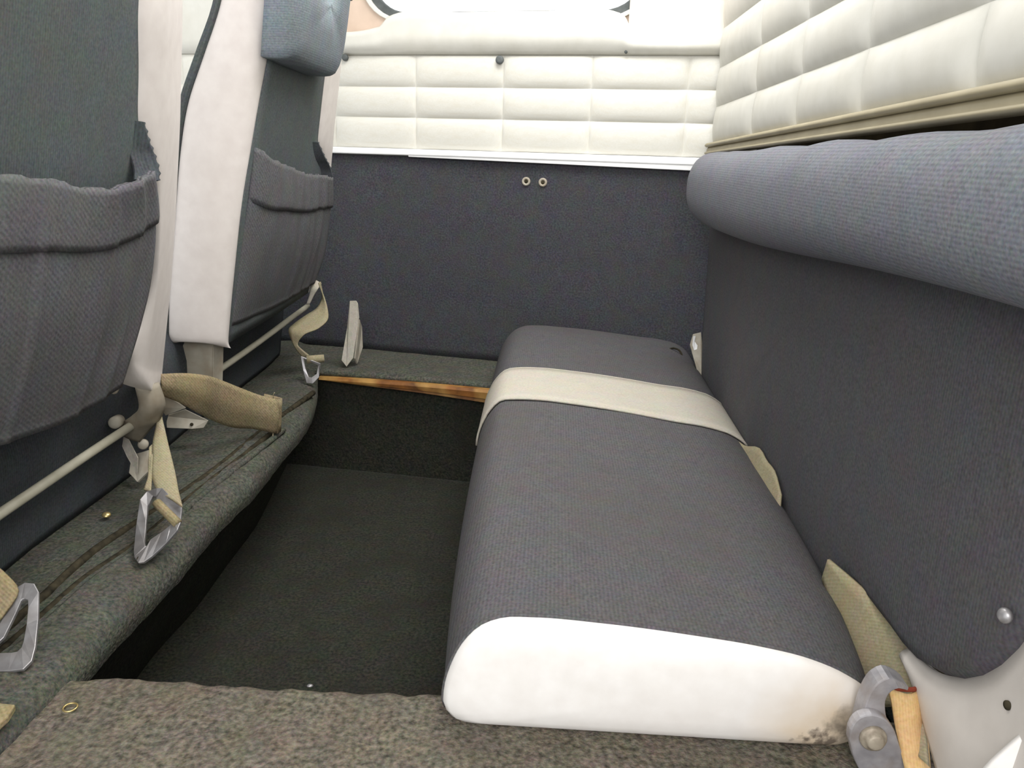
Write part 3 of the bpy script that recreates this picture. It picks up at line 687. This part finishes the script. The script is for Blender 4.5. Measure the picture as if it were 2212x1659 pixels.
I_, O_ = cat(SI, 40), cat(SO, 40)
rows = [[I_[i]+Vector((-.010, -.004, 0)), I_[i], I_[i].lerp(O_[i], .3)+Vector((.003, 0, 0)), I_[i].lerp(O_[i], .75)+Vector((.002, 0, 0)), O_[i]+Vector((-.003, 0, 0)), O_[i]+Vector((-.02, .004, 0)), O_[i]+Vector((-.06, -.002, 0))] for i in range(40)]
obj('vinyl_edge', *grid(rows), 'seat_vinyl', fs2, mods=(subsurf(1),), label='narrow off-white vinyl edge by the far wall')
L_ = cat(FL, 40)
rows = []
for i in range(40):
    a, b = L_[i], I_[i]
    rows.append([Vector((0, 0, 0))+a.lerp(b, q/16)+Vector((-.003+.003*math.sin(math.pi*q/16), (-.004 if q == 0 else .004 if q == 16 else 0), 0)) for q in range(17)])
obj('back_panel', *grid(rows), 'seat_fabric', fs2, mods=(solid(.004, 1),))
# overhanging upper pad
pt = [(-.3224, .94, .684), (-.3228, 1.0237, .682), (-.3234, 1.1235, .6785), (-.3232, 1.18, .6785), (-.3227, 1.212, .684), (-.3198, 1.2234, .6989), (-.3076, 1.2169, .7471), (-.2999, 1.2089, .7821), (-.2887, 1.1966, .8351), (-.300, 1.05, .8351), (-.299, .945, .8151), (-.3104, .945, .7346)]
P = [V(p)+Vector((0, .0, 0)) for p in pt]
for p in P[:2]+P[-3:]: p.y = max(p.y, .99)
P[0].y = 1.0; P[-1].y = .985; P[-2].y = .985
ring = cat(P+[P[0]], 64)[:-1]; c = sum(ring, Vector())/len(ring)
rows = []
for s, dx in ((.99, -.036), (1.0, -.022), (1.0, -.014), (.99, -.006), (.96, -.001), (.9, .003), (.7, .006), (.4, .007), (.03, .007)):
    rows.append([Vector((p.x+dx, c.y+(p.y-c.y)*s, c.z+(p.z-c.z)*s)) for p in ring])
for r in rows: 
    for k in range(len(r)): r[k].x = lean(-.4735, r[k].z) + (r[k].x-lean(-.4735, ring[k].z))
obj('upper_pad', *grid(rows, True, True, True), 'brightened_pad_fabric', fs2, label='thick blue-grey pad overhanging the seat back')
lathe('pad_knob', [(.008, 0), (.008, .01), (.004, .013)], (-.312, 1.222, .79), (.7, .6, .2), 'dark_rubber', fs2)
PT2 = [(-.3785, 1.017, .5802), (-.3723, 1.0482, .5669), (-.3748, 1.1272, .5553), (-.3775, 1.2188, .5431), (-.3782, 1.2934, .5399), (-.3797, 1.3599, .533)]
PB2 = [(-.4300, 1.030, .3480), (-.4244, 1.2009, .345), (-.423, 1.39, .350)]
PR2 = [(-.3797, 1.3599, .533), (-.3912, 1.3892, .472), (-.406, 1.3999, .4044), (-.423, 1.39, .350)]
pk2, r2 = pocket(fs2, PT2, PB2, PR2, 'pocket_fabric', 46, .010, .008, .30, .45, pleats=(.62, .80), tuck=1)
a = cat([(-.3738, 1.2698, .5902), (-.3742, 1.290, .5775), (-.3755, 1.316, .5642), (-.3770, 1.338, .5557), (-.3790, 1.358, .545), (-.3800, 1.368, .535)], 20)
rows = [[p+Vector((0, .006+(.005 if i % 3 == 0 else 0), 0)), p+Vector((.002, -.004, 0)), p+Vector((-.004, -.022, 0)), p+Vector((-.009, -.040, 0))] for i, p in enumerate(a)]  # inner columns spread as a dark sheet for the pocket's shade
obj('elastic_and_shade', *grid(rows), 'base_fabric', pk2, smooth=False, mods=(solid(.002, 0),), label='gathered dark elastic edge with a dark sheet for the shaded pocket opening')
vs = []
for z in (.34, .80):
    for y in (1.03, 1.36 if z < .5 else 1.25):
        for x in (-.07, -.014): vs.append((lean(-.507, z)+x, y, z))
obj('back_core', vs, [(0, 1, 3, 2), (4, 5, 7, 6), (0, 1, 5, 4), (2, 3, 7, 6), (0, 2, 6, 4), (1, 3, 7, 5)], 'seat_fabric', fs2, smooth=False, mods=(bevel(.01, 3),))
# painted hinge plates under the far seat
plate('hinge_plate', [(-.4864, 1.02, .335), (-.451, 1.02, .335), (-.4575, 1.02, .268), (-.5256, 1.02, .2766), (-.4964, 1.02, .3136)], .004, 'frame_paint', fs2, label='beige painted hinge plate')
plate('hinge_flange', [(-.451, 1.019, .335), (-.4435, 1.035, .335), (-.4505, 1.035, .2651), (-.4575, 1.019, .268)], .003, 'frame_paint', fs2)
plate('gusset', [(-.5248, 1.03, .3185), (-.4966, 1.03, .31), (-.5303, 1.03, .2782)], .003, 'frame_paint', fs2)
plate('mounting_lug', [(-0.4658, 0.8949, 0.2955), (-0.4409, 0.9043, 0.2720), (-0.4651, 0.8996, 0.2627), (-0.4679, 0.8949, 0.2748)], .003, 'frame_paint', fs2)
lug = plate('mounting_lug', [(-.4961, .96, .2406), (-.4742, .97, .2473), (-.4512, .985, .2279), (-.4561, .98, .2189), (-.4672, .97, .2206), (-.4939, .955, .2258)], .003, 'frame_paint', fs2)
lathe('rivet', [(.0022, 0), (.0022, .0012), (.001, .0018)], (-.4672, .9700, .2265), (.3, -1, .3), 'groove', lug)

# upholstered base of the front seats, below the tube
fb = root('front_bench', (-.58, .95, .195), 'dark upholstered front seat base on the carpeted sill, behind the thin tube', 'seat base')
rows = []
for x, z in ((-.60, .345), (-.53, .345), (-.506, .338), (-.496, .322), (-.493, .30), (-.495, .26), (-.500, .23), (-.503, .205), (-.506, .1955)):
    rows.append([Vector((x-.018*max(0, (y-.95)/.5)+.004*nz((y*4, z*6, 0), 2), y, z+.004*nz((y*3, z*5, 4), 2)*(z > .2))) for y in [.30+1.16*i/70 for i in range(71)]])
obj('cushion_skirt', *grid(rows), 'base_fabric', fb, mods=(solid(.006, 1),))
box('base_block', (-.72, .31, .1965), (-.56, 1.44, .33), 'base_fabric', fb, .01)
plate('tag', [(-.4990, .848, .256), (-.4850, .846, .252), (-.4720, .840, .2300), (-.4740, .838, .2105), (-.4860, .842, .230)], .0012, 'cream_webbing', fb, bev=0, label='torn cream tag hanging under the tube')
plate('foot_bracket', [(-.4900, .86, .2244), (-.4684, .86, .2318), (-.4593, .85, .2154), (-.4753, .84, .1990), (-.4871, .845, .2079)], .004, 'frame_paint', fb, label='beige foot bracket')
lathe('foot_stop', [(.006, 0), (.006, .010), (.0045, .012)], (-.476, .862, .239), (.5, -1, .3), 'frame_paint', fb)

tb = tag(tube('cross_tube', [(-.468, .32, .2650), (-.468, .6045, .2707), (-.468, .7838, .2742), (-.468, 1.0716, .2745), (-.468, 1.49, .2885)], .0048, 'tube_paint', None, n=40, seg=14), 'thin pale metal tube running along the base of both front seats', 'tube')

# ------------------------------------------------------------------ belts of the front seats
b2 = root('lap_belt', (-.42, .98, .2), 'frayed tan belt folded sideways below the white seat edges', 'seat belt')
BT = [(-0.4517, 0.8696, 0.3238), (-0.4354, 0.8930, 0.3193), (-0.4210, 0.9167, 0.3111), (-0.4132, 0.9506, 0.2947), (-0.3999, 0.9751, 0.2783), (-0.3854, 1.0000, 0.2619), (-0.3659, 1.0150, 0.2516)]
BB = [(-0.4541, 0.8696, 0.2989), (-0.4443, 0.8930, 0.2830), (-0.4338, 0.9167, 0.2627), (-0.4293, 0.9506, 0.2406), (-0.4161, 0.9751, 0.2238), (-0.3948, 1.0000, 0.2135), (-0.3706, 1.0150, 0.2027)]
Bm = [(V(a)+V(b))/2+Vector((.004, -.004, 0)) for a, b in zip(BT, BB)]
strip('webbing', BT, BB, 'tan_webbing', b2, n=36, t=.0026, m=9, mid=Bm)
strip('webbing_fold', [V(p) for p in [BT[-1], (-.3635, 1.022, .2505), (-.372, 1.032, .2495), (-.39, 1.030, .254)]], [V(p) for p in [BB[-1], (-.3680, 1.022, .2025), (-.376, 1.032, .2020), (-.395, 1.030, .208)]], 'tan_webbing', b2, n=14, t=.0026)
tube('loose_thread', [(-.3720, 1.016, .253), (-.3715, 1.014, .258), (-.3690, 1.013, .262)], .0007, 'faded_webbing', b2, n=8, seg=6)
tube('loose_thread', [(-.3745, 1.0135, .2035), (-.3742, 1.011, .1995), (-.3735, 1.010, .1962)], .0007, 'faded_webbing', b2, n=8, seg=6)

b3 = root('lap_belt', (-.39, .75, .2), 'hanging tan belt ending in a triangular steel ring on the carpet', 'seat belt')
GL = [(-.4391, .8361, .29), (-.4398, .828, .275), (-.4322, .8033, .265), (-.4232, .7811, .255), (-.4109, .7542, .248), (-.3993, .7368, .243), (-.3875, .7223, .2405)]
GR = [(-.4375, .8362, .29), (-.4318, .8291, .275), (-.417, .8053, .265), (-.3994, .7774, .255), (-.3837, .7513, .248), (-.3696, .7263, .243), (-.354, .7002, .239)]
strip('webbing', GL, GR, 'faded_webbing', b3, n=36, t=.0022, mid=[(V(a)+V(b))/2+Vector((.0, -.0, .002)) for a, b in zip(GL, GR)], m=7)
strip('webbing_return', [(-.4331, .7952, .262), (-.4245, .775, .252), (-.4129, .75, .247), (-.4058, .7266, .243)], [(-.4326, .8058, .263), (-.4181, .7708, .253), (-.408, .7483, .247), (-.3955, .7209, .244)], 'faded_webbing', b3, n=16, t=.002)
RO = [(-.3998, .7215, .243), (-.4016, .711, .239), (-.3984, .6942, .222), (-.3893, .6681, .206), (-.3851, .6604, .203), (-.3776, .6533, .201), (-.3734, .6555, .201), (-.3684, .6622, .204), (-.3588, .6722, .213), (-.3519, .6823, .222), (-.3524, .6912, .226), (-.3588, .7094, .233), (-.3836, .7224, .247), (-.389, .7218, .247)]
RI = [(-.3951, .7235, .2415), (-.3969, .7136, .233), (-.3905, .6951, .222), (-.3816, .6707, .21), (-.3782, .6655, .208), (-.377, .6666, .2075), (-.3758, .6751, .212), (-.3672, .6827, .217), (-.3593, .6885, .223), (-.3596, .6945, .225), (-.3616, .6963, .228), (-.3802, .7113, .236), (-.3880, .7175, .2405), (-.391, .7231, .2412)]
_c = sum((V(p) for p in RI), Vector())/len(RI); RI = [_c+(V(p)-_c)*.86 for p in RI]
plate('ring', RO, .0032, 'steel', b3, hole=RI, bev=.0008, label='triangular steel ring')
def bar_loop(name, A, B, r, mat, parent, **k):
    return tube(name, [A, V(A).lerp(V(B), .33), V(A).lerp(V(B), .66), B], [r, r, r, r], mat, parent, seg=12, **k)
bar_loop('webbing_loop', (-.3828, .7058, .2395), (-.3545, .6885, .2270), .0046, 'tan_webbing', b3)
lathe('ring_rivet', [(.0032, 0), (.0034, .001), (.0018, .0012), (.0016, .0004)], (-.3785, .6585, .2030), (.3, -.5, 1), 'groove', b3)

b4 = root('lap_belt', (-.41, .52, .2), 'steel ring and tan belt end at the left edge of the sill', 'seat belt')
QO = [(-.4197, .5463, .235), (-.4155, .5519, .237), (-.4085, .5529, .236), (-.4018, .5475, .232), (-.3931, .5304, .218), (-.3841, .5105, .207), (-.3811, .5004, .202), (-.3829, .4929, .2), (-.3933, .491, .199), (-.4067, .4898, .199), (-.4247, .4948, .199), (-.428, .5003, .203), (-.4189, .514, .213), (-.4190, .5300, .222)]
QI = [(-.4124, .5428, .230), (-.4100, .5438, .231), (-.4068, .5435, .2305), (-.4028, .5366, .226), (-.398, .5251, .217), (-.3936, .5127, .209), (-.3929, .5081, .206), (-.3947, .505, .204), (-.3987, .5028, .204), (-.4074, .5021, .2035), (-.4182, .5018, .203), (-.4186, .5030, .204), (-.4110, .5130, .2115), (-.4120, .5330, .223)]
_c = sum((V(p) for p in QI), Vector())/len(QI); QI = [_c+(V(p)-_c)*.88 for p in QI]
plate('ring', QO, .0035, 'steel', b4, hole=QI, bev=.0008, label='scratched triangular steel ring')
strip('webbing', [(-.4600, .5480, .27), (-.4221, .5420, .250), (-.4130, .5400, .239), (-.4181, .5234, .223)], [(-.470, .53, .245), (-.438, .5300, .238), (-.430, .525, .226), (-.4280, .5134, .212)], 'tan_webbing', b4, n=16, t=.0025)

b5 = root('lap_belt', (-.41, 1.32, .2), 'small twisted belt with ring hanging from the far seat corner', 'seat belt')
A5 = [(-.4066, 1.36, .3554), (-.3984, 1.36, .3324), (-.3883, 1.345, .3151), (-.3839, 1.33, .2978), (-.3945, 1.315, .286), (-.4185, 1.30, .2746), (-.4288, 1.30, .258), (-.4204, 1.295, .2514), (-.4065, 1.29, .2427)]
B5 = [(-.4059, 1.37, .3562), (-.4038, 1.37, .3304), (-.4092, 1.355, .3124), (-.4257, 1.34, .3007), (-.4418, 1.325, .2884), (-.4461, 1.31, .2817), (-.4406, 1.305, .2644), (-.4316, 1.30, .2497), (-.4194, 1.295, .2377)]
strip('webbing', A5, B5, 'faded_webbing', b5, n=50, t=.002)
bar_loop('webbing_loop', (-.4115, 1.29, .2355), (-.3841, 1.30, .2363), .0068, 'faded_webbing', b5)
plate('ring', [(-.4197, 1.285, .2429), (-.4150, 1.28, .219), (-.4083, 1.275, .1982), (-.3979, 1.275, .1975), (-.3895, 1.285, .2065), (-.3876, 1.29, .2296)], .003, 'steel', b5, hole=[(-.4147, 1.285, .2389), (-.4110, 1.282, .221), (-.4050, 1.278, .2082), (-.4000, 1.278, .2075), (-.3935, 1.285, .2125), (-.3916, 1.29, .2256)], label='small steel ring')
strip('belt_stub', [(-.4223, 1.40, .3533), (-.4300, 1.39, .341), (-.4323, 1.39, .3293), (-.4393, 1.39, .3105)], [(-.4130, 1.40, .348), (-.4171, 1.39, .3392), (-.4237, 1.39, .3292), (-.4330, 1.39, .3115)], 'cream_webbing', b5, n=12, t=.002)

# ------------------------------------------------------------------ upright bracket standing on the far sill
ub = root('upright_bracket', (-.36, 1.4, .196), 'pale upright metal angle bracket standing on the far sill', 'bracket')
plate('front_flange', [(-.3623, 1.40, .3184), (-.3510, 1.40, .3190), (-.348, 1.40, .3140), (-.3462, 1.40, .2886), (-.3482, 1.40, .2765), (-.355, 1.395, .2317), (-.3572, 1.392, .2149), (-.3692, 1.39, .1983), (-.3782, 1.39, .2102), (-.3688, 1.40, .2688)], .003, 'cream_webbing', ub, bev=.0005)
plate('side_flange', [(-.3465, 1.400, .2851), (-.349, 1.425, .2671), (-.3482, 1.425, .2277), (-.3560, 1.410, .199), (-.3560, 1.397, .2124)], .003, 'frame_paint', ub, bev=.0005)
